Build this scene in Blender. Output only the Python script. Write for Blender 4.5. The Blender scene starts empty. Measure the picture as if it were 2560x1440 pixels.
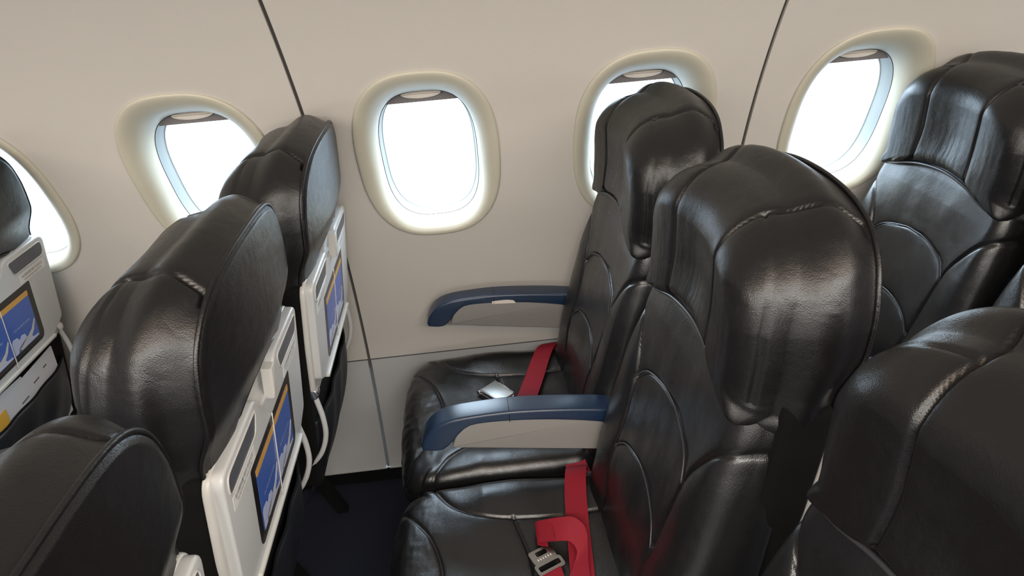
import bpy, bmesh, math, random
import numpy as np
from mathutils import Matrix, Vector, noise

C = bpy.context.scene.collection
SC = bpy.context.scene
PI = math.pi

# ------------------------------------------------------------------ camera
yaw, pit, rol = (math.radians(a) for a in (-2.8513, -27.987, -4.7434))
fwd = Vector((-math.sin(yaw)*math.cos(pit), math.cos(yaw)*math.cos(pit), math.sin(pit)))
rgt = Vector((math.cos(yaw), math.sin(yaw), 0)); upv = rgt.cross(fwd)
r2 = rgt*math.cos(rol)+upv*math.sin(rol); u2 = -rgt*math.sin(rol)+upv*math.cos(rol)
cd = bpy.data.cameras.new('camera'); cam = bpy.data.objects.new('camera', cd); C.objects.link(cam)
M = Matrix((r2, u2, -fwd)).transposed().to_4x4(); M.translation = Vector((.0964, -1.7212, 1.5481))
cam.matrix_world = M
cd.sensor_width = 36; cd.lens = 1670.8/2560*36; cd.clip_start = .02
SC.camera = cam

# ------------------------------------------------------------------ world, lights, exposure
CABIN_Y = -1.85                       # centre line of the cabin
SKY = 8.6; SUNSIDE = 12.0
w = bpy.data.worlds.new('sky'); SC.world = w; w.use_nodes = True
# overcast sky: bluish on the window side of the view, the sunlit half of the sky on the other side of the aircraft
_n, _l = w.node_tree.nodes, w.node_tree.links
_tc = _n.new('ShaderNodeTexCoord'); _sp = _n.new('ShaderNodeSeparateXYZ'); _l.new(_tc.outputs['Generated'], _sp.inputs[0])
_cr = _n.new('ShaderNodeMapRange'); _cr.inputs[1].default_value = -.5; _cr.inputs[2].default_value = .5; _l.new(_sp.outputs['Y'], _cr.inputs[0])
_mx = _n.new('ShaderNodeMix'); _mx.data_type = 'RGBA'; _l.new(_cr.outputs[0], _mx.inputs['Factor'])
_mx.inputs['A'].default_value = (SUNSIDE, SUNSIDE*.98, SUNSIDE*.94, 1); _mx.inputs['B'].default_value = (SKY*.70, SKY*.87, SKY*1.04, 1)
_gr = _n.new('ShaderNodeMapRange'); _gr.inputs[1].default_value = -.25; _gr.inputs[2].default_value = .30
_gr.inputs[3].default_value = .28; _gr.inputs[4].default_value = 1.7; _l.new(_sp.outputs['Z'], _gr.inputs[0])   # the apron below the horizon is darker than the sky
_l.new(_mx.outputs['Result'], _n['Background'].inputs[0]); _l.new(_gr.outputs[0], _n['Background'].inputs[1])
SC.view_settings.view_transform = 'Standard'; SC.view_settings.look = 'None'
SC.view_settings.exposure = 0.0; SC.view_settings.gamma = 1
SC.cycles.max_bounces = 8; SC.cycles.diffuse_bounces = 5
SC.cycles.sample_clamp_indirect = 6

def area(name, loc, rot, sx, sy, power, col, portal=False):
    l = bpy.data.lights.new(name, 'AREA'); l.shape = 'RECTANGLE'; l.size = sx; l.size_y = sy
    l.energy = power; l.color = col
    o = bpy.data.objects.new(name, l); o.location = loc; o.rotation_euler = rot; C.objects.link(o)
    if portal: l.cycles.is_portal = True
    return o
WARM = (1, .88, .77)
area('ceiling_strip_light', (0, CABIN_Y-.75, 2.06), (0, 0, 0), 6.4, .22, 250, (1, .965, .92))
area('ceiling_strip_light', (0, CABIN_Y-.05, 2.10), (0, 0, 0), 6.4, .22, 36, (1, .72, .48))
area('sidewall_cove_light', (0, CABIN_Y-1.2, 1.80), (math.radians(-50), 0, 0), 6.4, .10, 8, (1, .95, .9))

# ------------------------------------------------------------------ materials
def nt(name):
    m = bpy.data.materials.new(name); m.use_nodes = True
    return m, m.node_tree.nodes, m.node_tree.links, m.node_tree.nodes['Principled BSDF']
def mat(name, col, rough=.5, metal=0, spec=.5, bump=0, bscale=200, vary=0, coat=0):
    m, N, L, P = nt(name)
    P.inputs['Base Color'].default_value = (*col, 1); P.inputs['Roughness'].default_value = rough
    P.inputs['Metallic'].default_value = metal; P.inputs['Specular IOR Level'].default_value = spec
    P.inputs['Coat Weight'].default_value = coat
    if bump or vary:
        tc = N.new('ShaderNodeTexCoord'); no = N.new('ShaderNodeTexNoise')
        no.inputs['Scale'].default_value = bscale; no.inputs['Detail'].default_value = 4
        L.new(tc.outputs['Object'], no.inputs['Vector'])
        if bump:
            b = N.new('ShaderNodeBump'); b.inputs['Strength'].default_value = bump; b.inputs['Distance'].default_value = .001
            L.new(no.outputs['Fac'], b.inputs['Height']); L.new(b.outputs['Normal'], P.inputs['Normal'])
        if vary:
            n2 = N.new('ShaderNodeTexNoise'); n2.inputs['Scale'].default_value = 6; n2.inputs['Detail'].default_value = 5
            L.new(tc.outputs['Object'], n2.inputs['Vector'])
            mr = N.new('ShaderNodeMapRange'); mr.inputs[3].default_value = rough-vary; mr.inputs[4].default_value = rough+vary
            L.new(n2.outputs['Fac'], mr.inputs[0]); L.new(mr.outputs[0], P.inputs['Roughness'])
    return m
def leather(name, col, rough, grain=.35, crease=.5):
    m, N, L, P = nt(name)
    P.inputs['Base Color'].default_value = (*col, 1); P.inputs['Specular IOR Level'].default_value = .48
    tc = N.new('ShaderNodeTexCoord')
    v = N.new('ShaderNodeTexVoronoi'); v.inputs['Scale'].default_value = 620; L.new(tc.outputs['Object'], v.inputs['Vector'])
    n1 = N.new('ShaderNodeTexNoise'); n1.inputs['Scale'].default_value = 45; n1.inputs['Detail'].default_value = 6
    n1.inputs['Distortion'].default_value = 1.2; L.new(tc.outputs['Object'], n1.inputs['Vector'])
    n2 = N.new('ShaderNodeTexNoise'); n2.inputs['Scale'].default_value = 9; n2.inputs['Detail'].default_value = 3
    n2.inputs['Distortion'].default_value = .8
    L.new(tc.outputs['Object'], n2.inputs['Vector'])
    b1 = N.new('ShaderNodeBump'); b1.inputs['Strength'].default_value = grain; b1.inputs['Distance'].default_value = .0006
    L.new(v.outputs['Distance'], b1.inputs['Height'])
    b2 = N.new('ShaderNodeBump'); b2.inputs['Strength'].default_value = crease; b2.inputs['Distance'].default_value = .0018
    L.new(n1.outputs['Fac'], b2.inputs['Height']); L.new(b1.outputs['Normal'], b2.inputs['Normal'])
    b3 = N.new('ShaderNodeBump'); b3.inputs['Strength'].default_value = crease; b3.inputs['Distance'].default_value = .0045
    L.new(n2.outputs['Fac'], b3.inputs['Height']); L.new(b2.outputs['Normal'], b3.inputs['Normal'])
    L.new(b3.outputs['Normal'], P.inputs['Normal'])
    mr = N.new('ShaderNodeMapRange'); mr.inputs[3].default_value = rough-.08; mr.inputs[4].default_value = rough+.1
    L.new(n1.outputs['Fac'], mr.inputs[0]); L.new(mr.outputs[0], P.inputs['Roughness'])
    return m
BLACK = leather('black_leather', (.007, .0068, .0072), .34, .3, .28)
SEATL = leather('worn_black_leather', (.009, .0088, .0092), .30, .3, .17)
SEATL.node_tree.nodes['Principled BSDF'].inputs['Specular IOR Level'].default_value = .75
PIPE = mat('piping_leather', (.035, .035, .04), .3)
SIDE = mat('black_side_fabric', (.003, .003, .003), .9, spec=.2, bump=.3, bscale=900)
SHELL = mat('off_white_plastic', (.52, .51, .48), .33, vary=.06)
TRAY = mat('light_grey_tray_plastic', (.52, .525, .52), .3, vary=.05)
SLOTM = mat('dark_grey_insert', (.085, .09, .105), .35)
FRAMEB = mat('black_gloss_frame', (.012, .010, .009), .25)
ADBLUE = mat('blue_print', (.055, .12, .42), .25)
ADYEL = mat('yellow_print', (.62, .33, .06), .3)
ADCLOUD = mat('cloud_print', (.46, .50, .68), .3)
ADWING = mat('wing_print', (.52, .51, .50), .3)
ADDARK = mat('dark_print', (.10, .10, .14), .3)
INK = mat('grey_ink', (.12, .12, .12), .6)
WHITEP = mat('white_sticker', (.70, .69, .67), .5)
STRING = mat('clear_elastic', (.6, .58, .55), .3)
BLUEA = mat('navy_armrest_plastic', (.011, .027, .062), .32, spec=.7, vary=.04)
GREYA = mat('grey_armrest_panel', (.25, .24, .225), .5, bump=.15, bscale=500)
RED = mat('red_webbing', (.27, .004, .018), .65, bump=.5, bscale=1500)
STEEL = mat('dull_steel', (.36, .35, .34), .28, 1)
CHROME = mat('brushed_metal', (.72, .72, .72), .22, 1)
BUCKM = mat('buckle_metal', (.70, .74, .75), .34, .85)
CARPET = mat('navy_carpet', (.008, .010, .022), .95, bump=.9, bscale=500)
CREAM = mat('cream_window_surround', (.50, .475, .385), .38)
DARKGAP = mat('dark_panel_gap', (.07, .068, .065), .7)
METAL = mat('grey_seat_metal', (.18, .18, .19), .4, .6)
PAPER = mat('white_paper', (.66, .66, .68), .6)
PAPERY = mat('yellow_paper', (.75, .42, .05), .6)
SHADE = mat('backlit_grey_shade', (.20, .18, .18), .5)  # backlit darkness of the window shade put into its base colour
SHADEH = mat('shade_handle', (.75, .68, .60), .4)  # grip albedo raised for the cabin light falling on it
FRAMEW = mat('window_outer_frame', (.17, .19, .19), .45)
BLOCK = mat('dark_light_block', (.05, .05, .055), .6)  # for the added end caps, dark to cut reflections in the leather
CEIL = mat('ceiling_panel', (.70, .67, .62), .6)
POCKET = mat('black_pocket_vinyl', (.010, .011, .014), .45, bump=.5, bscale=300)

def wallmat(name, col):
    m, N, L, P = nt(name)
    P.inputs['Base Color'].default_value = (*col, 1); P.inputs['Roughness'].default_value = .48
    P.inputs['Specular IOR Level'].default_value = .4
    tc = N.new('ShaderNodeTexCoord')
    w1 = N.new('ShaderNodeTexWave'); w1.inputs['Scale'].default_value = 95; w1.bands_direction = 'X'
    w2 = N.new('ShaderNodeTexWave'); w2.inputs['Scale'].default_value = 95; w2.bands_direction = 'Z'
    for q in (w1, w2): L.new(tc.outputs['Object'], q.inputs['Vector']); q.inputs['Distortion'].default_value = .3
    mu = N.new('ShaderNodeMath'); mu.operation = 'MULTIPLY'
    L.new(w1.outputs['Fac'], mu.inputs[0]); L.new(w2.outputs['Fac'], mu.inputs[1])
    b = N.new('ShaderNodeBump'); b.inputs['Strength'].default_value = .16; b.inputs['Distance'].default_value = .0006
    L.new(mu.outputs[0], b.inputs['Height']); L.new(b.outputs['Normal'], P.inputs['Normal'])
    return m
WALL = wallmat('textured_beige_wall_panel', (.56, .53, .485))
DADO = mat('grey_lower_wall_panel', (.46, .46, .455), .5, bump=.1, bscale=300)

def glassmat():
    m, N, L, P = nt('window_glass'); N.remove(P)
    out = N['Material Output']; t = N.new('ShaderNodeBsdfTransparent'); g = N.new('ShaderNodeBsdfGlossy')
    g.inputs['Roughness'].default_value = .02; t.inputs[0].default_value = (.97, .985, .985, 1)
    x = N.new('ShaderNodeMixShader'); x.inputs[0].default_value = .06; L.new(t.outputs[0], x.inputs[1]); L.new(g.outputs[0], x.inputs[2])
    L.new(x.outputs[0], out.inputs[0]); return m
GLASS = glassmat()

# ------------------------------------------------------------------ helpers
def obj(name, V, F, m, parent=None, smooth=True, sharp=None):
    me = bpy.data.meshes.new(name)
    me.from_pydata([tuple(v) for v in V], [], [tuple(int(i) for i in f) for f in F])
    bm = bmesh.new(); bm.from_mesh(me)
    bmesh.ops.recalc_face_normals(bm, faces=bm.faces); bm.to_mesh(me); bm.free()
    me.materials.append(m)
    if smooth:
        me.polygons.foreach_set('use_smooth', [len(p.vertices) < 9 for p in me.polygons])
        if sharp: me.set_sharp_from_angle(angle=math.radians(sharp))
    o = bpy.data.objects.new(name, me); C.objects.link(o)
    if parent: o.parent = parent
    return o
def empty(name, loc=(0, 0, 0), label=None, cat=None, group=None):
    o = bpy.data.objects.new(name, None); o.empty_display_size = .05; C.objects.link(o); o.location = loc
    if label: o['label'] = label
    if cat: o['category'] = cat
    if group: o['group'] = group
    return o
def tag(o, label, cat, group=None):
    o['label'] = label; o['category'] = cat
    if group: o['group'] = group
    return o
def children(o): return [c for c in C.objects if c.parent == o]
def copy_tree(o, parent=None):
    c = o.copy(); C.objects.link(c)
    if parent: c.parent = parent
    for ch in children(o): copy_tree(ch, c)
    return c
def closed(ctrl, n):
    P = np.array(ctrl, float); k = len(P); out = []
    for i in range(k):
        a, b, c, d = P[i-1], P[i], P[(i+1) % k], P[(i+2) % k]
        for t in np.linspace(0, 1, 40, endpoint=False):
            out.append(.5*((2*b)+(-a+c)*t+(2*a-5*b+4*c-d)*t*t+(-a+3*b-3*c+d)*t**3))
    out = np.array(out); q = np.vstack([out, out[:1]])
    s = np.r_[0, np.cumsum(np.linalg.norm(np.diff(q, axis=0), axis=1))]
    t = np.linspace(0, s[-1], n, endpoint=False)
    return np.stack([np.interp(t, s, q[:, 0]), np.interp(t, s, q[:, 1])], 1)
def opencurve(ctrl, n):
    P = np.array(ctrl, float); P = np.vstack([2*P[0]-P[1], P, 2*P[-1]-P[-2]]); out = []
    for i in range(1, len(P)-2):
        a, b, c, d = P[i-1], P[i], P[i+1], P[i+2]
        for t in np.linspace(0, 1, 24, endpoint=False):
            out.append(.5*((2*b)+(-a+c)*t+(2*a-5*b+4*c-d)*t*t+(-a+3*b-3*c+d)*t**3))
    out.append(P[-2]); out = np.array(out)
    s = np.r_[0, np.cumsum(np.linalg.norm(np.diff(out, axis=0), axis=1))]; t = np.linspace(0, s[-1], n)
    return np.stack([np.interp(t, s, out[:, j]) for j in range(out.shape[1])], 1)
def polyd(P, line):
    best = np.full(len(P), 9.)
    for a, b in zip(line[:-1], line[1:]):
        ab = b-a; L2 = (ab**2).sum()+1e-12
        t = np.clip(((P-a)@ab)/L2, 0, 1)
        best = np.minimum(best, np.linalg.norm(P-(a+t[:, None]*ab), axis=1))
    return best
def mir(c): return [(-a, b) for a, b in c]
def tube(path, r, n=8, closedp=False):
    P = np.array(path, float); k = len(P); V = []; F = []
    T = np.gradient(P, axis=0)
    if closedp: T = np.roll(P, -1, 0)-np.roll(P, 1, 0)
    ref = np.array([.31, .22, .92])
    for p, t in zip(P, T):
        t = t/(np.linalg.norm(t)+1e-12); a = np.cross(t, ref); a /= np.linalg.norm(a); b = np.cross(t, a)
        for j in range(n):
            th = 2*PI*j/n; V.append(p+r*(math.cos(th)*a+math.sin(th)*b))
    for i in range(k if closedp else k-1):
        for j in range(n):
            F.append((i*n+j, i*n+(j+1) % n, ((i+1) % k)*n+(j+1) % n, ((i+1) % k)*n+j))
    if not closedp: F += [tuple(range(n))[::-1], tuple((k-1)*n+j for j in range(n))]
    return V, F
def join(parts):
    V, F = [], []
    for v, f in parts:
        o = len(V); V += [tuple(x) for x in v]; F += [tuple(i+o for i in q) for q in f]
    return V, F
def box(x0, x1, y0, y1, z0, z1):
    V = [(x, y, z) for x in (x0, x1) for y in (y0, y1) for z in (z0, z1)]
    return V, [(0, 1, 3, 2), (4, 6, 7, 5), (0, 4, 5, 1), (2, 3, 7, 6), (0, 2, 6, 4), (1, 5, 7, 3)]
def rrect(u0, u1, v0, v1, r, n=6):
    P = []
    for cx, cy, a0 in ((u1-r, v1-r, 0), (u0+r, v1-r, 90), (u0+r, v0+r, 180), (u1-r, v0+r, 270)):
        for k in range(n+1):
            a = math.radians(a0+90*k/n); P.append((cx+r*math.cos(a), cy+r*math.sin(a)))
    return P
def rounded(ctrl, n=6):
    """polygon with a fillet radius per corner: (u, v, r)"""
    P = []; k = len(ctrl)
    for i in range(k):
        p = np.array(ctrl[i][:2]); a = np.array(ctrl[i-1][:2]); b = np.array(ctrl[(i+1) % k][:2]); r = ctrl[i][2]
        if r <= 0: P.append(tuple(p)); continue
        da = (a-p)/np.linalg.norm(a-p); db = (b-p)/np.linalg.norm(b-p)
        s, e = p+da*r, p+db*r
        for t in np.linspace(0, 1, n+1): P.append(tuple((1-t)**2*s+2*t*(1-t)*p+t*t*e))
    return P
def slab(P, n0, n1, fmap, bev=0, bev0=0):
    """prism of the outline P between n0 and n1; bev rounds the n1 edge, bev0 the n0 edge"""
    P = np.array(P, float); k = len(P)
    area_ = .5*np.sum(P[:, 0]*np.roll(P[:, 1], -1)-np.roll(P[:, 0], -1)*P[:, 1])
    t = np.roll(P, -1, 0)-np.roll(P, 1, 0); nn = np.stack([t[:, 1], -t[:, 0]], 1)*np.sign(area_)
    nn /= np.linalg.norm(nn, axis=1)[:, None]+1e-12
    sg = 1 if n1 > n0 else -1
    rings = []
    steps = 4
    if bev0:
        for j in range(steps+1):
            a = PI/2*j/steps; rings.append((P-nn*bev0*(1-math.sin(a)), n0+sg*bev0*(1-math.cos(a))))
    else: rings.append((P, n0))
    if bev:
        for j in range(steps+1):
            a = PI/2*j/steps; rings.append((P-nn*bev*(1-math.cos(a)), n1-sg*bev*(1-math.sin(a))))
    else: rings.append((P, n1))
    V = []; F = []
    for q, h in rings: V += [fmap(a, b, h) for a, b in q]
    for i in range(len(rings)-1):
        for j in range(k): F.append((i*k+j, i*k+(j+1) % k, (i+1)*k+(j+1) % k, (i+1)*k+j))
    F += [tuple(range(k))[::-1], tuple((len(rings)-1)*k+j for j in range(k))]
    return V, F
def fbm(P, s, o=3, seed=0.):
    return np.array([noise.fractal(Vector((x*s[0]+seed, y*s[1]-seed, z*s[2]+2*seed)), 1., 2., o) for x, y, z in P])

def pillow(outline, cen, hf, hb, Rf, Rb, nr, bulge, seams, mp, edge=None, wr=None, backseams=(), nb=14, ns=14):
    """padded cushion: outline in (a, b), depth h from hf(a, b) to hb(a, b); seams pressed in along the normal"""
    O = outline; N = len(O); c = np.array(cen)
    t = np.roll(O, -1, 0)-np.roll(O, 1, 0); n = np.stack([t[:, 1], -t[:, 0]], 1); n /= np.linalg.norm(n, axis=1)[:, None]
    if ((O-c)*n).sum() < 0: n = -n
    D = ((O-c)*n).sum(1); R = np.array([Rf(a, b) for a, b in O]) if callable(Rf) else np.full(N, Rf)
    rows = []; kind = []
    for s in np.linspace(0.004, 1, nr):
        q = c+s*(O-c); d = (1-s)*D; e = np.clip(R-d, 0, None)
        rows.append(np.c_[hf(q[:, 0], q[:, 1])+R-np.sqrt(np.clip(R*R-e*e, 0, None)), q]); kind.append(0)
    # refine the rounded edge
    extra = []
    for k in range(1, 9):
        a = PI/2*k/9; q = O-n*(R*(1-np.sin(a)))[:, None] if False else None
    h0 = hf(O[:, 0], O[:, 1])+R; h1 = hb(O[:, 0], O[:, 1])-Rb
    for k in range(1, ns):
        t_ = k/ns; q = O+n*(bulge*math.sin(PI*t_)**1.5); rows.append(np.c_[h0*(1-t_)+h1*t_, q]); kind.append(1)
    for s in np.concatenate([[1], 1-np.linspace(.0, 1, nb)[1:]**1.0*.996]):
        q = c+s*(O-c); d = (1-s)*D; e = np.clip(Rb-d, 0, None)
        rows.append(np.c_[hb(q[:, 0], q[:, 1])-(Rb-np.sqrt(np.clip(Rb*Rb-e*e, 0, None))), q]); kind.append(2)
    G = np.array(rows); kind = np.array(kind)                     # (rows, N, 3) as h, a, b
    dr = np.gradient(G, axis=0); dt = np.roll(G, -1, 1)-np.roll(G, 1, 1)
    nm = np.cross(dt, dr); nm /= np.linalg.norm(nm, axis=2)[:, :, None]+1e-12
    mid = G[len(G)//2-1] if False else None
    cc = G.reshape(-1, 3).mean(0)
    if ((G[nr//2]-cc)*nm[nr//2]).sum() < 0: nm = -nm
    g = np.zeros(G.shape[:2]); AB = G[:, :, 1:].reshape(-1, 2)
    fm = (kind < 2)[:, None]*np.ones((1, N), bool)
    P3 = G.reshape(-1, 3)
    for line, wd, dp in seams:
        if line.shape[1] == 3:                                    # a path in space, snapped to the surface
            ln = opencurve(line, 120); sel = P3[:(kind < 2).sum()*N]
            ln = np.array([sel[((sel-q)**2).sum(1).argmin()] for q in ln])
            for _ in range(14): ln[1:-1] = (ln[:-2]+2*ln[1:-1]+ln[2:])/4
            m3 = P3[:, 1]*np.sign(line[4, 1]) > 0; d = np.full(len(P3), 9.); d[m3] = polyd(P3[m3], ln[::2]); d = d.reshape(g.shape)
        else: d = polyd(AB, line).reshape(g.shape)
        g += fm*(dp*np.exp(-(d/wd)**2)+dp*.33*np.exp(-(d/(wd*3.4))**2))
    for line, wd, dp in backseams:
        d = polyd(AB, line).reshape(g.shape); g += (~fm)*(dp*np.exp(-(d/wd)**2))
    for off, wd, dp, msk in (edge or ()):
        mk = np.array([msk(a, b) for a, b in O])
        dd = np.abs(G[:, :, 0]-(h0+off)[None, :]); rr = (np.linalg.norm(G[:, :, 1:]-O[None], axis=2) < .03)
        g += fm*mk[None, :]*rr*(dp*np.exp(-(dd/wd)**2)+dp*.12*np.exp(-(dd/(3*wd))**2))
    if wr is not None: g = g-wr(G.reshape(-1, 3)).reshape(g.shape)
    G = G-nm*g[:, :, None]
    V = [mp(*p) for p in G.reshape(-1, 3)]; F = []
    for i in range(len(G)-1):
        for j in range(N): F.append((i*N+j, i*N+(j+1) % N, (i+1)*N+(j+1) % N, (i+1)*N+j))
    F += [tuple(range(N)), tuple((len(G)-1)*N+j for j in range(N))[::-1]]
    return V, F
def blend(z, xs, ys): return np.interp(z, xs, ys)

# ------------------------------------------------------------------ wall
RW, ZC = 1.7755, .4748
def wy(z): return -RW+math.sqrt(RW*RW-(z-ZC)**2)
PW = .5334; ZT, ZB, WX = 1.2949, .8425, .1736
ZDADO, ZFLOOR, ZTOP, ZCELL = .4407, .0533, 1.78, 1.55
def rim_pts(hx, zt, zb, n=96, e=2.6):
    out = []
    for k in range(n):
        th = 2*PI*k/n; c, s = math.cos(th), math.sin(th)
        out.append((math.copysign(abs(c)**(2/e), c)*hx, (zt+zb)/2+math.copysign(abs(s)**(2/e), s)*(zt-zb)/2))
    return out
def cell(cx, x0, x1, z0, z1, mp, hole=True):
    n = 96
    rim = rim_pts(WX-.004, ZT-.004, ZB+.004, n); cz = (ZT+ZB)/2; tgt = []
    for (x, z) in rim:
        dx, dz = x, z-cz
        tx = ((x1-cx if dx > 0 else cx-x0)/abs(dx)) if abs(dx) > 1e-9 else 1e9
        tz = ((z1-cz if dz > 0 else cz-z0)/abs(dz)) if abs(dz) > 1e-9 else 1e9
        t = min(tx, tz); tgt.append([cx+dx*t, cz+dz*t])
    for cx_, cz_ in ((x0, z0), (x0, z1), (x1, z0), (x1, z1)):
        j = min(range(n), key=lambda i: (tgt[i][0]-cx_)**2+(tgt[i][1]-cz_)**2); tgt[j] = [cx_, cz_]
    V = []; F = []; m = 22
    for i in range(m+1):
        t = i/m
        for (x, z), (a, b) in zip(rim, tgt):
            X = (cx+x)*(1-t)+a*t; Z = z*(1-t)+b*t; V.append(mp(X, Z))
    for i in range(m):
        for j in range(n): F.append((i*n+j, i*n+(j+1) % n, (i+1)*n+(j+1) % n, (i+1)*n+j))
    return V, F
def strip(x0, x1, z0, z1, mp, nz=14, nx=1):
    V = [mp(x0+(x1-x0)*i/nx, z0+(z1-z0)*k/nz) for i in range(nx+1) for k in range(nz+1)]; F = []
    for i in range(nx):
        for k in range(nz):
            a = i*(nz+1)+k; F.append((a, a+1, a+nz+2, a+nz+1))
    return V, F
def st(o): o['kind'] = 'structure'; return o
near = lambda x, z: (x, wy(z), z)
far = lambda x, z: (x, 2*CABIN_Y-wy(z), z)
XS = [-.2667+k*2*PW for k in range(-3, 5)]
g = .0042
def sidewall(name, mp):
    parts = []
    for x0, x1 in zip(XS[:-1], XS[1:]):
        a, b = x0+g, x1-g; mid = (a+b)/2
        parts += [cell(x0+PW/2, a, mid, ZDADO+.002, ZCELL, mp), cell(x1-PW/2, mid, b, ZDADO+.002, ZCELL, mp),
                  strip(a, b, ZCELL, ZTOP, mp)]
        for xx, sgn in ((a, 1), (b, 1)):                           # returned panel edges
            V = []; F = []; nz = 40
            for k in range(nz+1):
                z = ZDADO+.002+(ZTOP-ZDADO)*k/nz; p = mp(xx, z); s_ = 1 if mp is near else -1
                V += [p, (p[0], p[1]+s_*.012, p[2])]
            for k in range(nz): F.append((2*k, 2*k+1, 2*k+3, 2*k+2))
            parts.append((V, F))
    V, F = join(parts)
    o = obj(name, V, F, WALL, sharp=40); return st(o)
sidewall('wall_right', near); sidewall('wall_left', far)
def dado(name, mp):
    parts = []
    for x0, x1 in zip(XS[:-1], XS[1:]): parts.append(strip(x0+.005, x1-.005, ZFLOOR, ZDADO-.002, mp, 16))
    V, F = join(parts); return st(obj(name, V, F, DADO))
dado('wall_lower_right', near); dado('wall_lower_left', far)
def behind(name, s_, mp):
    parts = []
    for x0 in XS: parts.append(strip(x0-.02, x0+.02, ZFLOOR, ZTOP, lambda x, z: (mp(x, z)[0], mp(x, z)[1]+s_*.008, z), 40))
    parts.append(strip(XS[0], XS[-1], ZDADO-.03, ZDADO+.03, lambda x, z: (mp(x, z)[0], mp(x, z)[1]+s_*.006, z), 3))
    V, F = join(parts); return st(obj(name, V, F, DARKGAP))
behind('trim_1', 1, near); behind('trim_2', -1, far)
def edge_trim(name, z, h, out, m, mp, s_):
    V, F = join([box(x0+.004, x1-.004, *sorted((mp(0, z)[1]-s_*out, mp(0, z)[1]+s_*.01)), z-h, z) for x0, x1 in zip(XS[:-1], XS[1:])])
    return st(obj(name, V, F, m, smooth=False))
edge_trim('trim_3', ZFLOOR+.004, .005, .003, SHELL, near, 1)
V, F = join([strip(XS[0], XS[-1], -.01, ZFLOOR-.0015, lambda x, z: (x, wy(.05)+.004, z), 1)]); st(obj('baseboard_right', V, F, SIDE))
V, F = join([strip(XS[0], XS[-1], -.01, ZFLOOR, lambda x, z: (x, 2*CABIN_Y-wy(.05)-.004, z), 1)]); st(obj('baseboard_left', V, F, SIDE))
V, F = box(XS[0], XS[-1], 2*CABIN_Y-.02, .02, -.03, 0); st(obj('floor', V, F, CARPET, smooth=False))
# ceiling
cy = []
y0c = wy(ZTOP)
for k in range(25):
    t = k/24; y = y0c+(2*CABIN_Y-2*y0c)*t; cy.append((y, ZTOP+.38*math.sin(PI*min(1, max(0, t)))**.45))
V = []; F = []
for x in (XS[0], XS[-1]): V += [(x, y, z) for y, z in cy]
for k in range(24): F.append((k, k+1, 25+k+1, 25+k))
st(obj('ceiling', V, F, CEIL))
for nm_, x in (('light_block_front', XS[0]), ('light_block_rear', XS[-1])):  # unseen end caps added to block the sky, dark in place of far seats
    V, F = box(x-.01, x+.01, 2*CABIN_Y-.05, .05, -.02, 2.25); st(obj(nm_, V, F, BLOCK, smooth=False))

# ------------------------------------------------------------------ windows
slope = (wy(1.25)-wy(.89))/.36
def wpt(x, z, d):      # point at distance d outboard of the wall, following its lean
    return (x, wy(z)+d, z)
def wflat(x, z, d):
    return (x, wy(1.07)+slope*(z-1.07)*.9+d, z)
def make_window():
    root = empty('window_1'); root['kind'] = 'structure'
    prof = [(0.000, .003, 0), (-.0015, -.003, 0), (.001, -.0065, 0), (.005, -.0075, 0), (.010, -.0075, 0), (.018, -.0055, 0), (.026, -.001, 0), (.034, .006, 0), (.041, .016, 0), (.0465, .030, 0), (.050, .044, 0), (.052, .056, 0)]
    n = 128; V = []; F = []
    for off, d, _ in prof:
        t = min(1, max(0, off/.052))
        e = 2.6+.3*t
        hx = WX-off; zt = ZT-off*(.060/.052); zb = ZB+off*(.037/.052)
        for (x, z) in rim_pts(hx, zt, zb, n, e):
            a = wpt(x, z, d); b = wflat(x, z, d); k = t*t
            V.append(tuple(np.array(a)*(1-k)+np.array(b)*k))
    for i in range(len(prof)-1):
        for j in range(n): F.append((i*n+j, i*n+(j+1) % n, (i+1)*n+(j+1) % n, (i+1)*n+j))
    obj('window_surround', V, F, CREAM, root)
    # gasket line then outer frame, a sleeve that runs out to the fuselage skin
    def sleeve(a0, a1, d0, d1, m, name, k=8):
        V = []; F = []
        for i in range(k+1):
            t = i/k; o_ = a0+(a1-a0)*t; d = d0+(d1-d0)*t
            V += [wflat(x, z, d) for x, z in rim_pts(.1216-o_, ZT-.060-o_, ZB+.037+o_, n, 2.9)]
        for i in range(k):
            for j in range(n): F.append((i*n+j, i*n+(j+1) % n, (i+1)*n+(j+1) % n, (i+1)*n+j))
        return obj(name, V, F, m, root)
    sleeve(-.002, .0012, .0555, .0565, FRAMEB, 'gasket', 1)
    sleeve(.0012, .0045, .0565, .100, FRAMEW, 'outer_frame')
    sleeve(.0045, .007, .100, .103, FRAMEW, 'pane_retainer', 1)
    P = rim_pts(.1180, ZT-.0635, ZB+.0405, 64, 2.9)
    obj('pane', [wflat(x, z, .0985) for x, z in P], [tuple(range(64))], GLASS, root, smooth=False)
    # window shade pushed up, its lower edge showing, with a lens shaped grip
    P = [p for p in rim_pts(.123, ZT-.055, ZB+.03, 96, 2.9) if p[1] > 1.2095]
    P = sorted(P, key=lambda p: p[0]); x0, x1 = P[0][0], P[-1][0]
    P = [(x1, 1.2055), (x0, 1.2055)]+P
    V, F = slab(P, .064, .068, wflat); sh = obj('window_shade', V, F, SHADE, root, sharp=40)
    lens = [(.048*math.cos(a), 1.2275+(.0075 if math.sin(a) > 0 else .0125)*math.sin(a)) for a in np.linspace(0, 2*PI, 40, endpoint=False)]
    V, F = slab(lens, .064, .056, wflat, bev=.003); obj('shade_grip', V, F, SHADEH, sh, sharp=60)
    return root
win = make_window(); win.location = (-4*PW, 0, 0)
idx = 2
for i in range(-3, 7):
    o = copy_tree(win); o.name = 'window_%d' % idx; idx += 1; o.location = (i*PW, 0, 0)
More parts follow.
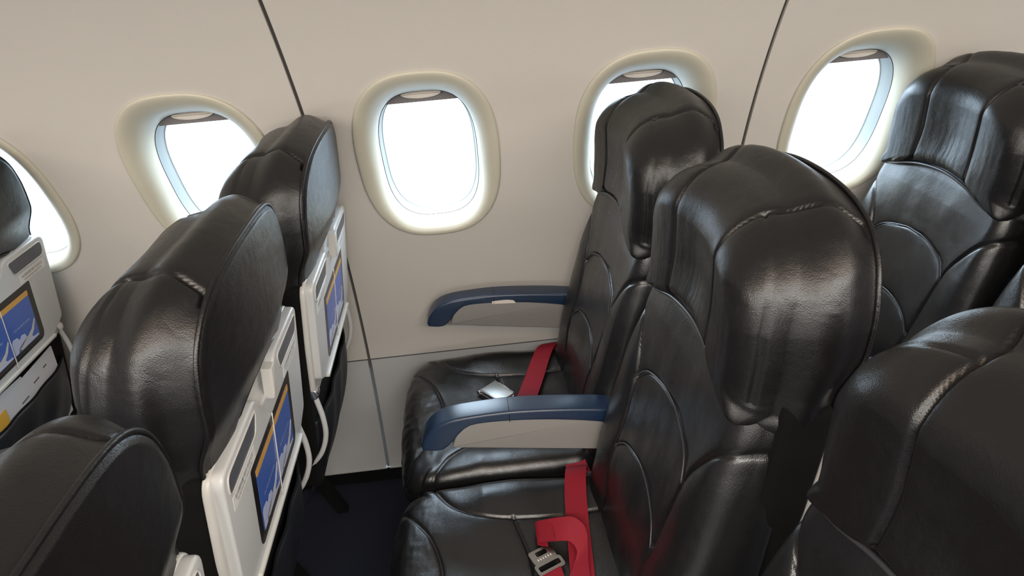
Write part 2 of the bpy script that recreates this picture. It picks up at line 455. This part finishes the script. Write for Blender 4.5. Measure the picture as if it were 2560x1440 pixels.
wl = []
for i in range(-3, 6):
    o = copy_tree(win); o.name = 'window_%d' % idx; idx += 1
    o.location = (i*PW, 2*CABIN_Y, 0); o.rotation_euler = (0, 0, PI)
for i in range(-5, 8):
    tl = math.atan(slope)
    area('window_daylight', (i*PW, wy(1.07)+.12, 1.06), (math.radians(-90)-math.atan(-slope)*0, 0, 0), .24, .36, 1, (1, 1, 1), True)
    area('window_daylight', (i*PW, 2*CABIN_Y-wy(1.07)-.12, 1.06), (math.radians(90), 0, 0), .24, .36, 1, (1, 1, 1), True)

# ------------------------------------------------------------------ seat parts (local: x aft, y to the wall, origin on the floor)
HO = [(0, 1.218), (.085, 1.213), (.150, 1.196), (.194, 1.162), (.217, 1.115), (.223, 1.06), (.220, 1.005), (.212, .952), (.165, .960), (.085, .984)]
HOm = [(0, .992)]+[(-a, b) for a, b in HO[:0:-1]]
HEAD = closed(HO+HOm, 420)
def hbase(z): return blend(z, [.93, .97, 1.0, 1.05, 1.14, 1.2, 1.26], [.398, .400, .402, .404, .404, .412, .425])
def hfront(y, z):
    k = np.clip((z-.99)/.09, 0, 1); k = k*k*(3-2*k)
    k2 = 1-.5*np.clip((z-1.12)/.12, 0, 1)
    return hbase(z)+.021*np.exp(-(y/.085)**2)*(.25+.75*k)*k2-.004*np.exp(-((np.abs(y)-.15)/.04)**2)
def hback(y, z): return .541+(z-.97)*.085+.015*(1-np.clip(np.abs(y)/.21, 0, 1)**2)+.020*np.clip((z-.985)/.07, 0, 1)**2*(3-2*np.clip((z-.985)/.07, 0, 1))
def hR(a, b):
    top = np.clip((b-1.09)/.11, 0, 1); bot = np.clip((1.003-.028*(abs(a)/.2)**2-b)/.02, 0, 1)
    return .050+.028*top-.030*bot
hs = np.array([(.405, .094, .985), (.420, .089, 1.04), (.422, .088, 1.09), (.430, .090, 1.135), (.450, .095, 1.175), (.475, .102, 1.203), (.500, .112, 1.210), (.525, .124, 1.208), (.560, .140, 1.201), (.600, .158, 1.193), (.625, .170, 1.186)])
seamsH = [(hs, .0030, .0060), (hs*[1, -1, 1], .0030, .0060)]
hb_line = closed(HO+HOm, 90)*[.972, 1]; hb_line[:, 1] = 1.1+(hb_line[:, 1]-1.1)*.965
def hwr(P):
    h, a, b = P.T
    front = np.clip((.47-h)/.05, 0, 1)
    w1 = fbm(np.c_[a, b, h], (42, 7, 20), 3, 3.1); w2 = fbm(np.c_[a, b, h], (9, 9, 9), 3, 7.7)
    w3 = fbm(np.c_[a, b, h], (25, 60, 14), 2, 1.3)
    return w1*.0009*front*np.clip((1.17-b)/.1, 0.1, 1)+w2*.0009+w3*.0003*(1-front)
V, F = pillow(HEAD, (0, 1.09), hfront, hback, hR, .009, 96, .020, seamsH,
              lambda h, a, b: (h, a, b), edge=[(-.026, .0030, .0040, lambda a, b: abs(a) > .100 and b > .98), (-.016, .0016, .0014, lambda a, b: abs(a) > .100 and b > .98)], wr=hwr,
              backseams=[(np.vstack([hb_line, hb_line[:1]]), .0025, .0022)], nb=60, ns=64)
headV = (V, F)
# lower backrest
BO = [(0, 1.035), (.10, 1.03), (.180, 1.010), (.216, .965), (.228, .885), (.236, .80), (.240, .68), (.236, .56), (.222, .455), (.12, .425)]
BACK = closed(BO+[(0, .42)]+[(-a, b) for a, b in BO[:0:-1]], 380)
def bfront(y, z):
    base = blend(z, [.42, .49, .60, .69, .78, .87, .93, .97, 1.0, 1.05], [.285, .298, .318, .342, .366, .390, .404, .417, .430, .460])
    ay = np.abs(y)
    bol = -.012*np.exp(-((ay-.185)/.045)**2)*np.clip((.93-z)/.12, 0, 1)
    lum = -.012*np.exp(-((z-.60)/.10)**2)*np.exp(-(y/.12)**2)
    return base+.006*np.exp(-(y/.1)**2)+bol+lum
def bback(y, z): return .475+(z-.735)*.13+0*y
sd = opencurve([(.240, .916), (.200, .893), (.172, .860), (.148, .815), (.136, .74), (.128, .64), (.124, .52), (.124, .42)], 60)
dome = opencurve([(.141, .790), (.105, .824), (.04, .842), (0, .844), (-.04, .842), (-.105, .824), (-.141, .790)], 50)
low = opencurve([(.128, .640), (.09, .672), (.03, .690), (-.03, .690), (-.09, .672), (-.128, .640)], 40)
up_ = opencurve([(.165, .855), (.185, .905), (.205, .945)], 12)
seamsB = [(sd, .0032, .0062), (sd*[-1, 1], .0032, .0062), (dome, .003, .004), (low, .003, .0035)]
def bwr(P):
    h, a, b = P.T
    fr = np.clip((.44-h)/.05, 0, 1)
    return fr*(fbm(np.c_[a, b, h], (11, 7, 10), 2, 5.5)*.0032+fbm(np.c_[a, b, h], (30, 18, 10), 2, 2.2)*.0005)
V, F = pillow(BACK, (0, .72), bfront, bback, .034, .015, 110, .004, seamsB, lambda h, a, b: (h, a, b), wr=bwr, nb=8, ns=12)
backV = (V, F)
# seat cushion: outline in (x, y), depth runs down
CO = [(-.150, 0), (-.148, .10), (-.142, .18), (-.125, .226), (-.085, .246), (0, .250), (.12, .250), (.24, .245), (.30, .235), (.335, .18)]
CUSH = closed(CO+[(.345, .0)]+[(a, -b) for a, b in CO[:0:-1]], 400)
def ctop(x, y):
    ay = np.abs(y)
    t = .474-.018*np.clip((-.06-x)/.09, 0, 1)**2-.010*np.clip((x-.05)/.25, 0, 1)
    t = t+.013*np.exp(-((ay-.20)/.050)**2)*np.clip((x+.05)/.1, 0, 1)-.015*np.exp(-(((x-.15)/.15)**2+(y/.13)**2))
    return -t
def cbot(x, y): return -(.375-.0*x)+0*y
lobe = opencurve([(-.070, .262), (-.048, .222), (-.018, .180), (.03, .150), (.09, .134), (.17, .130), (.34, .132)], 60)
frs = opencurve([(-.150, .235), (-.118, .180), (-.070, .115), (-.044, .05), (-.038, 0), (-.044, -.05), (-.070, -.115), (-.118, -.180), (-.150, -.235)], 70)
trn = opencurve([(.110, .135), (.135, .03), (.135, -.03), (.110, -.135)], 20)
seamsC = [(lobe, .0032, .0045), (lobe*[1, -1], .0032, .0045), (frs, .003, .0035), (trn, .0028, .003)]
def cwr(P):
    h, a, b = P.T
    fr = np.clip((-.13-h)/.1, 0, 1)*0+1
    frn = np.clip((-.03-a)/.06, 0, 1)
    return fbm(np.c_[a, b, h], (8, 7, 9), 2, 1.5)*.005+fbm(np.c_[a, b, h], (50, 20, 40), 2, 8.2)*.0012*(.12+frn)+frn*fbm(np.c_[a, b, h], (16, 38, 30), 2, 4.2)*.0016
V, F = pillow(CUSH, (.09, 0), ctop, cbot, lambda a, b: .030+.016*(a < -.09), .012, 110, .004, seamsC,
              lambda h, a, b: (a, b, -h), edge=[(.003, .003, .003, lambda a, b: abs(b) > .2)], wr=cwr, nb=8, ns=14)
cushV = (V, F)

# shell frame of reference on the seat back: u sideways, v up along the back, n aft
def sf(u, v, n): return (.515+.1289*v+.9917*n, u, .735+.9917*v-.1289*n)
def on_front(line, fn, out=.0): return [(float(fn(np.array(a), np.array(b)))-out, a, b) for a, b in line]

ARM_G = [(-.066, .590), (-.030, .584), (-.010, .594), (.010, .617), (.032, .637), (.061, .644), (.142, .641), (.24, .628), (.335, .606), (.352, .585), (.385, .570), (.420, .578), (.440, .600)]
ARM_T = [(.436, .618), (.41, .632), (.36, .640), (.29, .652), (.207, .662), (.122, .668), (.038, .666), (-.007, .660), (-.037, .646), (-.058, .622), (-.068, .600)]
def make_armrest(parent, y):
    """grey panel with a navy cap; y is the centre line"""
    hw = .028
    P = [(-.004, .586), (.318, .534), (.345, .606), (.335, .625), (.142, .650), (.05, .652), (.010, .622)]
    V, F = slab(rounded([(a, b, .006) for a, b in P], 3), y-hw+.004, y+hw-.004, lambda a, b, h: (a, h, b), bev=.004, bev0=.004)
    a = obj('armrest', V, F, GREYA, parent, sharp=35)
    low_ = opencurve(ARM_G, 40); top = opencurve(ARM_T, 50)
    P = [tuple(q) for q in low_]+[tuple(q) for q in top]
    V, F = slab(P, y-hw, y+hw, lambda a, b, h: (a, h, b), bev=.006, bev0=.006)
    obj('arm_cap', V, F, BLUEA, a, sharp=50)
    e = .0002; P = [(.124, y-hw-e, .642), (.124, y-hw-e, .661), (.124, y-hw+.004, .6675), (.124, y, .6682), (.124, y+hw-.004, .6675), (.124, y+hw+e, .661), (.124, y+hw+e, .642)]
    V, F = tube(P, .0007, 6); obj('cap_joint', V, F, FRAMEB, a)
    return a

def text_mesh(body, size, fmap, align='CENTER'):
    cu = bpy.data.curves.new('lettering', 'FONT'); cu.body = body; cu.size = size; cu.align_x = align; cu.align_y = 'CENTER'
    cu.resolution_u = 2
    o = bpy.data.objects.new('lettering', cu); C.objects.link(o)
    me = o.to_mesh(); V = [fmap(v.co.x, v.co.y) for v in me.vertices]; F = [tuple(p.vertices) for p in me.polygons]
    o.to_mesh_clear(); bpy.data.objects.remove(o); bpy.data.curves.remove(cu)
    return V, F

def make_seat():
    root = empty('airline_seat')
    V, F = headV; h = obj('headrest', V, F, BLACK, root)
    # edge of the head cover lying over the backrest
    n0 = [(a, b) for a, b in opencurve([(-.205, .957), (-.165, .962), (-.085, .984), (0, .992), (.085, .984), (.165, .962), (.205, .957)], 60)]
    V, F = tube([(float(hfront(np.array(a), np.array(b)))+.012, a, b+.0005) for a, b in n0], .0035); obj('piping', V, F, PIPE, h)
    hl = closed(HO+HOm, 200); V, F = tube([(float(hback(np.array(a), np.array(b)))-.006, a*1.004, 1.1+(b-1.1)*1.006) for a, b in hl], .0034, closedp=True)
    obj('piping', V, F, BLACK, h)
    V, F = backV; b = obj('backrest', V, F, SEATL, root)
    for ln in (dome, low):
        V, F = tube(on_front(ln, bfront, -.0004), .0019); obj('piping', V, F, PIPE, b)
    V, F = cushV; c = obj('seat_cushion', V, F, SEATL, root)
    V, F = box(-.05, .36, -.215, .215, .30, .378); obj('seat_pan', V, F, SIDE, root, smooth=False)
    for s in (-1, 1):
        V, F = box(-.02, .34, s*.17-.02, s*.17+.02, .26, .31); obj('seat_beam', V, F, METAL, root, smooth=False)
    for s in (-1, 1):
        for x, dx in ((.02, .0), (.28, .10)):
            V, F = slab([(x-.018, .27), (x+.018, .27), (x+dx+.016, 0), (x+dx-.016, 0)], s*.17-.014, s*.17+.014, lambda a, b_, h_: (a, h_, b_))
            obj('leg', V, F, SIDE, root, smooth=False)
    # back shell
    P = rounded([(-.234, .247, .03), (.234, .247, .03), (.236, .10, .02), (.222, -.03, .03), (-.222, -.03, .03), (-.236, .10, .02)])
    V, F = slab(P, -.0125, -.001, sf, bev=.006, bev0=.003); shl = obj('back_shell', V, F, SHELL, root, sharp=45)
    P = rounded([(-.236, .243, .02), (.236, .243, .02), (.238, .05, .02), (.21, -.30, .04), (-.21, -.30, .04), (-.238, .05, .02)])
    V, F = slab(P, -.085, -.012, sf, bev=.01); obj('lower_back_cover', V, F, SIDE, root, sharp=45)
    # folded tray table
    P = rounded([(-.228, .245, .022), (-.062, .247, .016), (-.040, .214, .02), (.040, .214, .02), (.062, .247, .016), (.228, .245, .022),
                 (.218, .02, .012), (.165, -.008, .012), (-.165, -.008, .012), (-.218, .02, .012)])
    V, F = slab(P, -.0035, .013, sf, bev=.0045, bev0=.001); tr = obj('tray_table', V, F, TRAY, root, sharp=50)
    V, F = slab(rrect(-.163, .163, -.012, -.003, .003), .002, .019, sf, bev=.003); obj('tray_lip', V, F, SHELL, tr, sharp=50)
    for s in (-1, 1):
        P = rounded([(s*.070, .234, .012), (s*.212, .234, .014), (s*.212, .199, .016), (s*.084, .199, .010)])
        V, F = slab(P, .0128, .0134, sf); obj('dark_inset', V, F, SLOTM, tr, smooth=False)
        q = [sf(a, b_, .0134) for a, b_ in P]; V, F = tube(q, .0016, 6, True); obj('inset_rim', V, F, SHELL, tr)
        u0, u1 = (.098, .205) if s > 0 else (-.205, -.098)
        V, F = slab(rrect(u0, u1, .168, .192, .003), .0128, .0134, sf); lb = obj('label', V, F, WHITEP, tr, smooth=False)
        um = (u0+u1)/2
        # seen from behind the seat the reader looks forward, so +u runs to the right
        V, F = join([text_mesh('좌석벨트를 매어 주십시오', .0083, lambda a, b_: sf(um+a, .1835+b_, .0137)),
                     text_mesh('FASTEN SEAT BELT WHILE SEATED', .0048, lambda a, b_: sf(um+a, .1745+b_, .0137))])
        obj('lettering', V, F, INK, lb, smooth=False)
    V, F = slab(rounded([(-.128, .166, .004), (.128, .166, .004), (.128, .022, .01), (.118, .012, .008), (-.118, .012, .008), (-.128, .022, .01)]), .0128, .0136, sf)
    fr = obj('poster_frame', V, F, FRAMEB, tr, smooth=False)
    V, F = slab(rrect(-.109, .109, .028, .150, .004), .0134, .0140, sf); obj('poster', V, F, ADBLUE, fr, smooth=False)
    V, F = slab(rrect(-.109, .109, .137, .150, .003), .0138, .0143, sf); obj('poster_band', V, F, ADYEL, fr, smooth=False)
    for s in (-.055, .055):
        cl = []; wg = []; dk = []; tx = []
        blob = [(-.050, .029), (.050, .029), (.050, .034), (.030, .036), (.018, .047), (.006, .049), (.002, .060), (-.012, .063), (-.020, .056), (-.028, .066), (-.044, .068), (-.050, .062)]
        cl.append(slab([(a+s, b_) for a, b_ in blob], .0138, .0142, sf))
        wg.append(slab([(a+s, b_) for a, b_ in [(-.030, .034), (.012, .049), (.030, .056), (.049, .076), (.051, .072), (.038, .052), (.022, .040), (-.020, .030)]], .0140, .0144, sf))
        dk.append(slab([(a+s, b_) for a, b_ in [(-.034, .036), (-.020, .038), (.008, .049), (-.010, .045), (-.030, .039)]], .0142, .0146, sf))
        pass; dk2 = (slab([(a+s, b_) for a, b_ in [(-.037, .029), (-.026, .029), (-.024, .033), (-.032, .035)]], .0142, .0146, sf))
        tx.append(text_mesh('기내 서비스를 만나보세요', .0062, lambda a, b_: sf(s+a, .083+b_, .0144)))
        V, F = join(cl); obj('cloud_print', V, F, ADCLOUD, fr, smooth=False)
        V, F = join(wg); obj('wing_print', V, F, ADWING, fr, smooth=False)
        V, F = join(dk); obj('wing_shadow_print', V, F, ADDARK, fr, smooth=False); obj('engine_print', *dk2, ADDARK, fr, smooth=False)
        V, F = join(tx); obj('lettering', V, F, ADCLOUD, fr, smooth=False)
    q = [sf(0, v, .0150) for v in np.linspace(-.004, .172, 20)]; V, F = tube(q, .0011, 6); obj('elastic_cord', V, F, STRING, tr)
    # latch
    P = [(-.010, .262), (.010, .262), (.0085, .215), (.0065, .205), (-.0065, .205), (-.0085, .215)]
    V, F = slab(P, .010, .026, sf, bev=.004); obj('tray_latch', V, F, SHELL, root, sharp=50)
    # hinge arms at the sides
    for s in (-1, 1):
        c0 = sf(s*.226, -.016, -.010); th = np.linspace(0, 2*PI, 24, endpoint=False)
        V, F = slab([(c0[0]+.014*math.cos(t), c0[2]+.014*math.sin(t)) for t in th], s*.200, s*.224, lambda a, b_, h_: (a, h_, b_), bev=.003, bev0=.002)
        pv = obj('tray_pivot', V, F, CHROME, root, sharp=50)
        path = opencurve([sf(s*.216, -.02, -.006), sf(s*.218, -.08, .008), sf(s*.218, -.13, .010), sf(s*.216, -.18, -.004), sf(s*.210, -.22, -.03)], 30)
        V, F = tube(path, .006, 8); obj('tray_arm', V, F, TRAY, root)
    # pocket
    V = []; F = []; nu, nv = 40, 26
    for i in range(nv+1):
        v = -.110-.235*i/nv
        for j in range(nu+1):
            u = -.205+.41*j/nu
            edge_ = (1-(abs(u)/.205)**6)
            d = (.014+.016*math.sin(PI*min(1, i/nv*1.05))**.8)*edge_*(1-.35*(i/nv))-.035*(i/nv)**2+.004*math.sin(u*55+i*.35)*edge_*.5
            V.append(sf(u, v+.012*(abs(u)/.205)**3*(1 if i == 0 else .5), max(-.04, d)-.012))
    for i in range(nv):
        for j in range(nu): a = i*(nu+1)+j; F.append((a, a+1, a+nu+2, a+nu+1))
    pk = obj('seat_pocket', V, F, POCKET, root); md = pk.modifiers.new('thick', 'SOLIDIFY'); md.thickness = .003; md.offset = 0
    V, F = tube([tuple(np.array(V[j])+np.array((.001, 0, .001))) for j in range(nu+1)], .003, 6); obj('pocket_hem', V, F, SIDE, pk)
    return root

PITCH, PITCHF, YA, SY = .7544, .787, -.3267, .5162
DX = 0.0
seat = make_seat()
spots = [  # x0, y, recline deg, armrests, label
    (0, YA, 0, (1, -1), 'black leather window seat with a silver buckle on its cushion, between two navy armrests'),
    (0, YA-SY, 0, (), 'black leather middle seat with a twisted red belt on its cushion, right of centre'),
    (.037, YA-2*SY-.032, 0, (), 'black leather aisle seat filling the lower right corner, mostly its headrest'),
    (-PITCHF, YA, 0, (1, -1), 'black leather window seat seen from behind, its white tray nearest the wall seam'),
    (-PITCHF-.022, YA-SY, 0, (), 'black leather middle seat seen from behind at left, the one with the largest white tray'),
    (-PITCHF-.015, YA-2*SY-.042, 0, (), 'black leather aisle seat seen from behind at the lower left corner'),
    (PITCH, YA, 0, (1, -1), 'black leather window seat at the upper right beside the last full window'),
    (PITCH, YA-SY, 0, (), 'black leather middle seat at the right edge, only a sliver in view'),
    (-1.531, YA, 0, (1, -1), 'black leather window seat cut by the left edge with papers in its pocket'),
]
seats = []
for k, (x, y, rc, arms, lab) in enumerate(spots):
    o = seat if k == 0 else copy_tree(seat)
    seats.append(o)
for o, (x, y, rc, arms, lab) in zip(seats, spots):
    o.location = (x, y, 0); tag(o, lab, 'airline seat', 'black leather airline seats')
    for s in arms: make_armrest(o, s*SY/2+(-.028+.026 if s > 0 else .0))

arm = [c for c in children(seats[0]) if c.name.startswith('armrest')][0]
V, F = slab(rounded([(.118, .6415, .0), (.184, .6365, .0), (.180, .646, .006), (.160, .650, .006), (.119, .650, .001)]), SY/2-.002-.0275, SY/2-.002-.0287, lambda a, b, h: (a, h, b), bev=.0004)
pt = obj('bare_patch', V, F, SHADEH, arm, smooth=False); pt['label'] = 'pale bare patch where the navy cap is chipped'

# ------------------------------------------------------------------ seat belts
def ribbon(path, wdir, width, m, name, parent, thick=.0016):
    """flat webbing along path; wdir gives the width direction at each control point"""
    n = 80; P = opencurve(path, n); W = opencurve(wdir, n); V = []; F = []
    T = np.gradient(P, axis=0)
    for p, w_, t in zip(P, W, T):
        w_ = w_/np.linalg.norm(w_); nn_ = np.cross(w_, t); nn_ /= np.linalg.norm(nn_)+1e-9
        for a, b in ((-1, -1), (-1, 1), (1, 1), (1, -1)):
            V.append(p+w_*a*width/2+nn_*b*thick/2)
    for i in range(n-1):
        for j in range(4): F.append((4*i+j, 4*i+(j+1) % 4, 4*i+4+(j+1) % 4, 4*i+4+j))
    F += [(0, 1, 2, 3), (4*n-1, 4*n-2, 4*n-3, 4*n-4)]
    return obj(name, V, F, m, parent, sharp=50)
ba = empty('seat_belt', (.2, -.22, .48)); tag(ba, 'red seat belt with a silver lift buckle lying on the window seat cushion', 'seat belt', 'red seat belts')
def rel(o, pts): return [tuple(np.array(p)-np.array(o.location)) for p in pts]
X1 = (.97, -.2, 0)
ribbon(rel(ba, [(.315, -.085, .455), (.29, -.088, .484), (.262, -.110, .491), (.238, -.160, .484), (.215, -.22, .474), (.185, -.30, .469), (.165, -.345, .471)]),
       [(.8, -.2, .2), (.97, -.15, .1), (.97, -.15, 0), X1, X1, X1, (.9, -.3, 0)], .052, RED, 'webbing', ba)
# buckle: chrome base and lifting lid
def place(o, loc, rz, tilt=0): o.location = loc; o.rotation_euler = (tilt, 0, rz)
P = rounded([(-.034, -.026, .006), (.030, -.024, .006), (.030, .024, .006), (-.034, .026, .006)])
V, F = slab(P, 0, .010, lambda a, b, h: (a, b, h), bev=.003, bev0=.002); bk = obj('buckle', V, F, CHROME, ba, sharp=50); bk.scale = (1.25, 1.2, 1.3)
place(bk, rel(ba, [(.108, -.290, .4625)])[0], math.radians(-52), 0)
P = rounded([(-.034, -.023, .004), (-.010, -.0245, .02), (.028, -.0215, .004), (.028, .0215, .004), (-.010, .0245, .02), (-.034, .023, .004)])
V, F = slab(P, .0105, .0145, lambda a, b, h: (a, b, h+.004*math.cos((a+.005)*38)), bev=.0012, bev0=.0008)
ld = obj('buckle_lid', V, F, BUCKM, bk, sharp=40)
V, F = join([slab([(-.033, y-.0012), (.027, y-.0012), (.027, y+.0012), (-.033, y+.0012)], .0145, .0163, lambda a, b, h: (a, b, h+.004*math.cos((a+.005)*38)), bev=.0005) for y in (-.0208, .0208)])
obj('lid_rim', V, F, CHROME, bk, smooth=False)
V, F = tube([(-.036, -.026, .009), (-.036, .026, .009)], .0045, 12); obj('buckle_hinge', V, F, CHROME, bk, sharp=50)

bb = empty('seat_belt', (.24, -.75, .48)); tag(bb, 'red seat belt with a flat metal tongue lying folded on the middle seat cushion', 'seat belt', 'red seat belts')
X2 = (.96, .12, 0)
ribbon(rel(bb, [(.262, -.525, .470), (.266, -.56, .462), (.272, -.59, .452), (.28, -.61, .44)]), [(.97, -.1, .1), (.97, -.1, 0), (.96, .1, .0), (.96, .1, .0)], .050, RED, 'webbing', bb)
ribbon(rel(bb, [(.268, -.590, .462), (.263, -.603, .486), (.256, -.63, .494), (.247, -.68, .486), (.240, -.74, .474), (.234, -.80, .468), (.226, -.88, .468), (.215, -.97, .478), (.20, -1.05, .488)]),
       [(.98, .0, .0), (.98, .02, 0), X2, X2, X2, X2, X2, X2, X2], .047, RED, 'webbing', bb)
# the tail: from the tongue up into a folded loop with a stitched end
ribbon(rel(bb, [(.176, -.905, .470), (.172, -.880, .4705), (.170, -.862, .4715), (.168, -.852, .4705)]), [(.9, .3, 0), (.9, .3, 0), (.9, .38, 0), (.9, .42, 0)], .044, RED, 'webbing', bb)
ribbon(rel(bb, [(.215, -.900, .474), (.222, -.862, .476), (.232, -.830, .480), (.236, -.806, .492), (.222, -.790, .502), (.200, -.782, .499), (.178, -.775, .491), (.160, -.770, .483)]),
       [(.9, .3, 0), (.9, .3, .05), (.75, .5, .1), (.35, .75, .35), (.15, .85, .3), (.05, .95, .2), (.02, .98, .1), (.02, .98, .05)], .048, RED, 'webbing', bb)
ribbon(rel(bb, [(.185, -.776, .496), (.172, -.774, .492), (.158, -.770, .486), (.152, -.769, .479), (.160, -.771, .475), (.172, -.774, .476)]),
       [(.02, .98, .05)]*6, .050, RED, 'stitched_end', bb)
tg = slab(rounded([(-.026, -.028, .006), (.026, -.028, .006), (.026, .010, .006), (.016, .020, .003), (.016, .034, .004), (-.016, .034, .004), (-.016, .020, .003), (-.026, .010, .006)]),
          0, .0022, lambda a, b, h: (a, b, h), bev=.0007)
def ring_plate(outer, inner, h):
    k = len(outer); V = [(a, b, 0) for a, b in outer]+[(a, b, 0) for a, b in inner]+[(a, b, h) for a, b in outer]+[(a, b, h) for a, b in inner]; F = []
    for j in range(k):
        j2 = (j+1) % k
        F += [(j, j2, k+j2, k+j), (2*k+j, 3*k+j, 3*k+j2, 2*k+j2), (j, 2*k+j, 2*k+j2, j2), (k+j, k+j2, 3*k+j2, 3*k+j)]
    return V, F
outer = rrect(-.0245, .0245, -.002, .030, .005); inner = rrect(-.012, .012, .013, .024, .003)
V1 = ring_plate(outer, inner, .0022)
outer2 = rrect(-.029, .029, -.028, -.001, .007); inner2 = rrect(-.023, .023, -.020, -.008, .003)
V2 = ring_plate(outer2, inner2, .0026)
V, F = join([V1, V2]); tn = obj('tongue', V, F, STEEL, bb, sharp=40)
place(tn, rel(bb, [(.163, -.829, .4705)])[0], math.radians(24), math.radians(3))
V, F = join([box(x, x+.0022, .004, .008, .0022, .0030) for x in np.linspace(-.015, .013, 6)]); obj('stamped_marks', V, F, WHITEP, tn, smooth=False)
# anchor fitting by the hinge of the middle seat
an = empty('belt_anchor', (.30, -.62, .45)); tag(an, 'small metal belt anchor bracket behind the red belt at the middle seat hinge', 'bracket')
V, F = slab(rounded([(-.022, -.02, .01), (.016, -.024, .008), (.018, .016, .008), (-.012, .02, .008)]), -.002, .002, lambda a, b, h: (a, h, b), bev=.001); 
p_ = obj('plate', V, F, METAL, an, sharp=40); p_.location = (-.005, .01, .005); p_.rotation_euler = (0, 0, .3)
V, F = tube([(.0, -.03, -.005), (.0, -.044, -.005)], .005, 12); obj('bolt', V, F, CHROME, an, sharp=40)

# ------------------------------------------------------------------ papers in the pocket of the left seat
def leaflet(u0, u1, v0, v1, n, m, name, label, cat, lines, rot=0):
    root = seats[8]; ox, oy = root.location.x, root.location.y
    def f(u, v, h):
        du, dv = u-(u0+u1)/2, v-(v0+v1)/2; c_, s_ = math.cos(rot), math.sin(rot)
        x, y, z = sf((u0+u1)/2+du*c_-dv*s_, (v0+v1)/2+du*s_+dv*c_, n+h); return (x+ox, y+oy, z)
    V, F = slab(rrect(u0, u1, v0, v1, .004), 0, .0012, f); o = obj(name, V, F, m, smooth=False); tag(o, label, cat, 'papers in the left seat pocket')
    if lines:
        for v, a, b in lines: obj('printed_line', *slab(rrect(a, b, v-.0022, v+.0022, .0006), .0011, .0014, f), INK, o, smooth=False)
    return o
leaflet(-.12, .165, -.26, -.045, -.0035, PAPER, 'safety_card', 'white printed card standing highest in the left seat pocket', 'card', [(-.075, .11, .125), (-.085, .06, .085), (-.10, .0, .03), (-.12, -.05, -.01)], .05)
leaflet(-.17, .02, -.27, -.035, -.0065, PAPER, 'magazine', 'grey-white magazine tucked behind the white printed card', 'magazine', [(-.06, -.06, .0)], -.06)
leaflet(-.172, -.060, -.215, -.072, -.0012, PAPERY, 'brochure', 'yellow edged brochure at the left edge in front of the white card', 'brochure', None, .02)
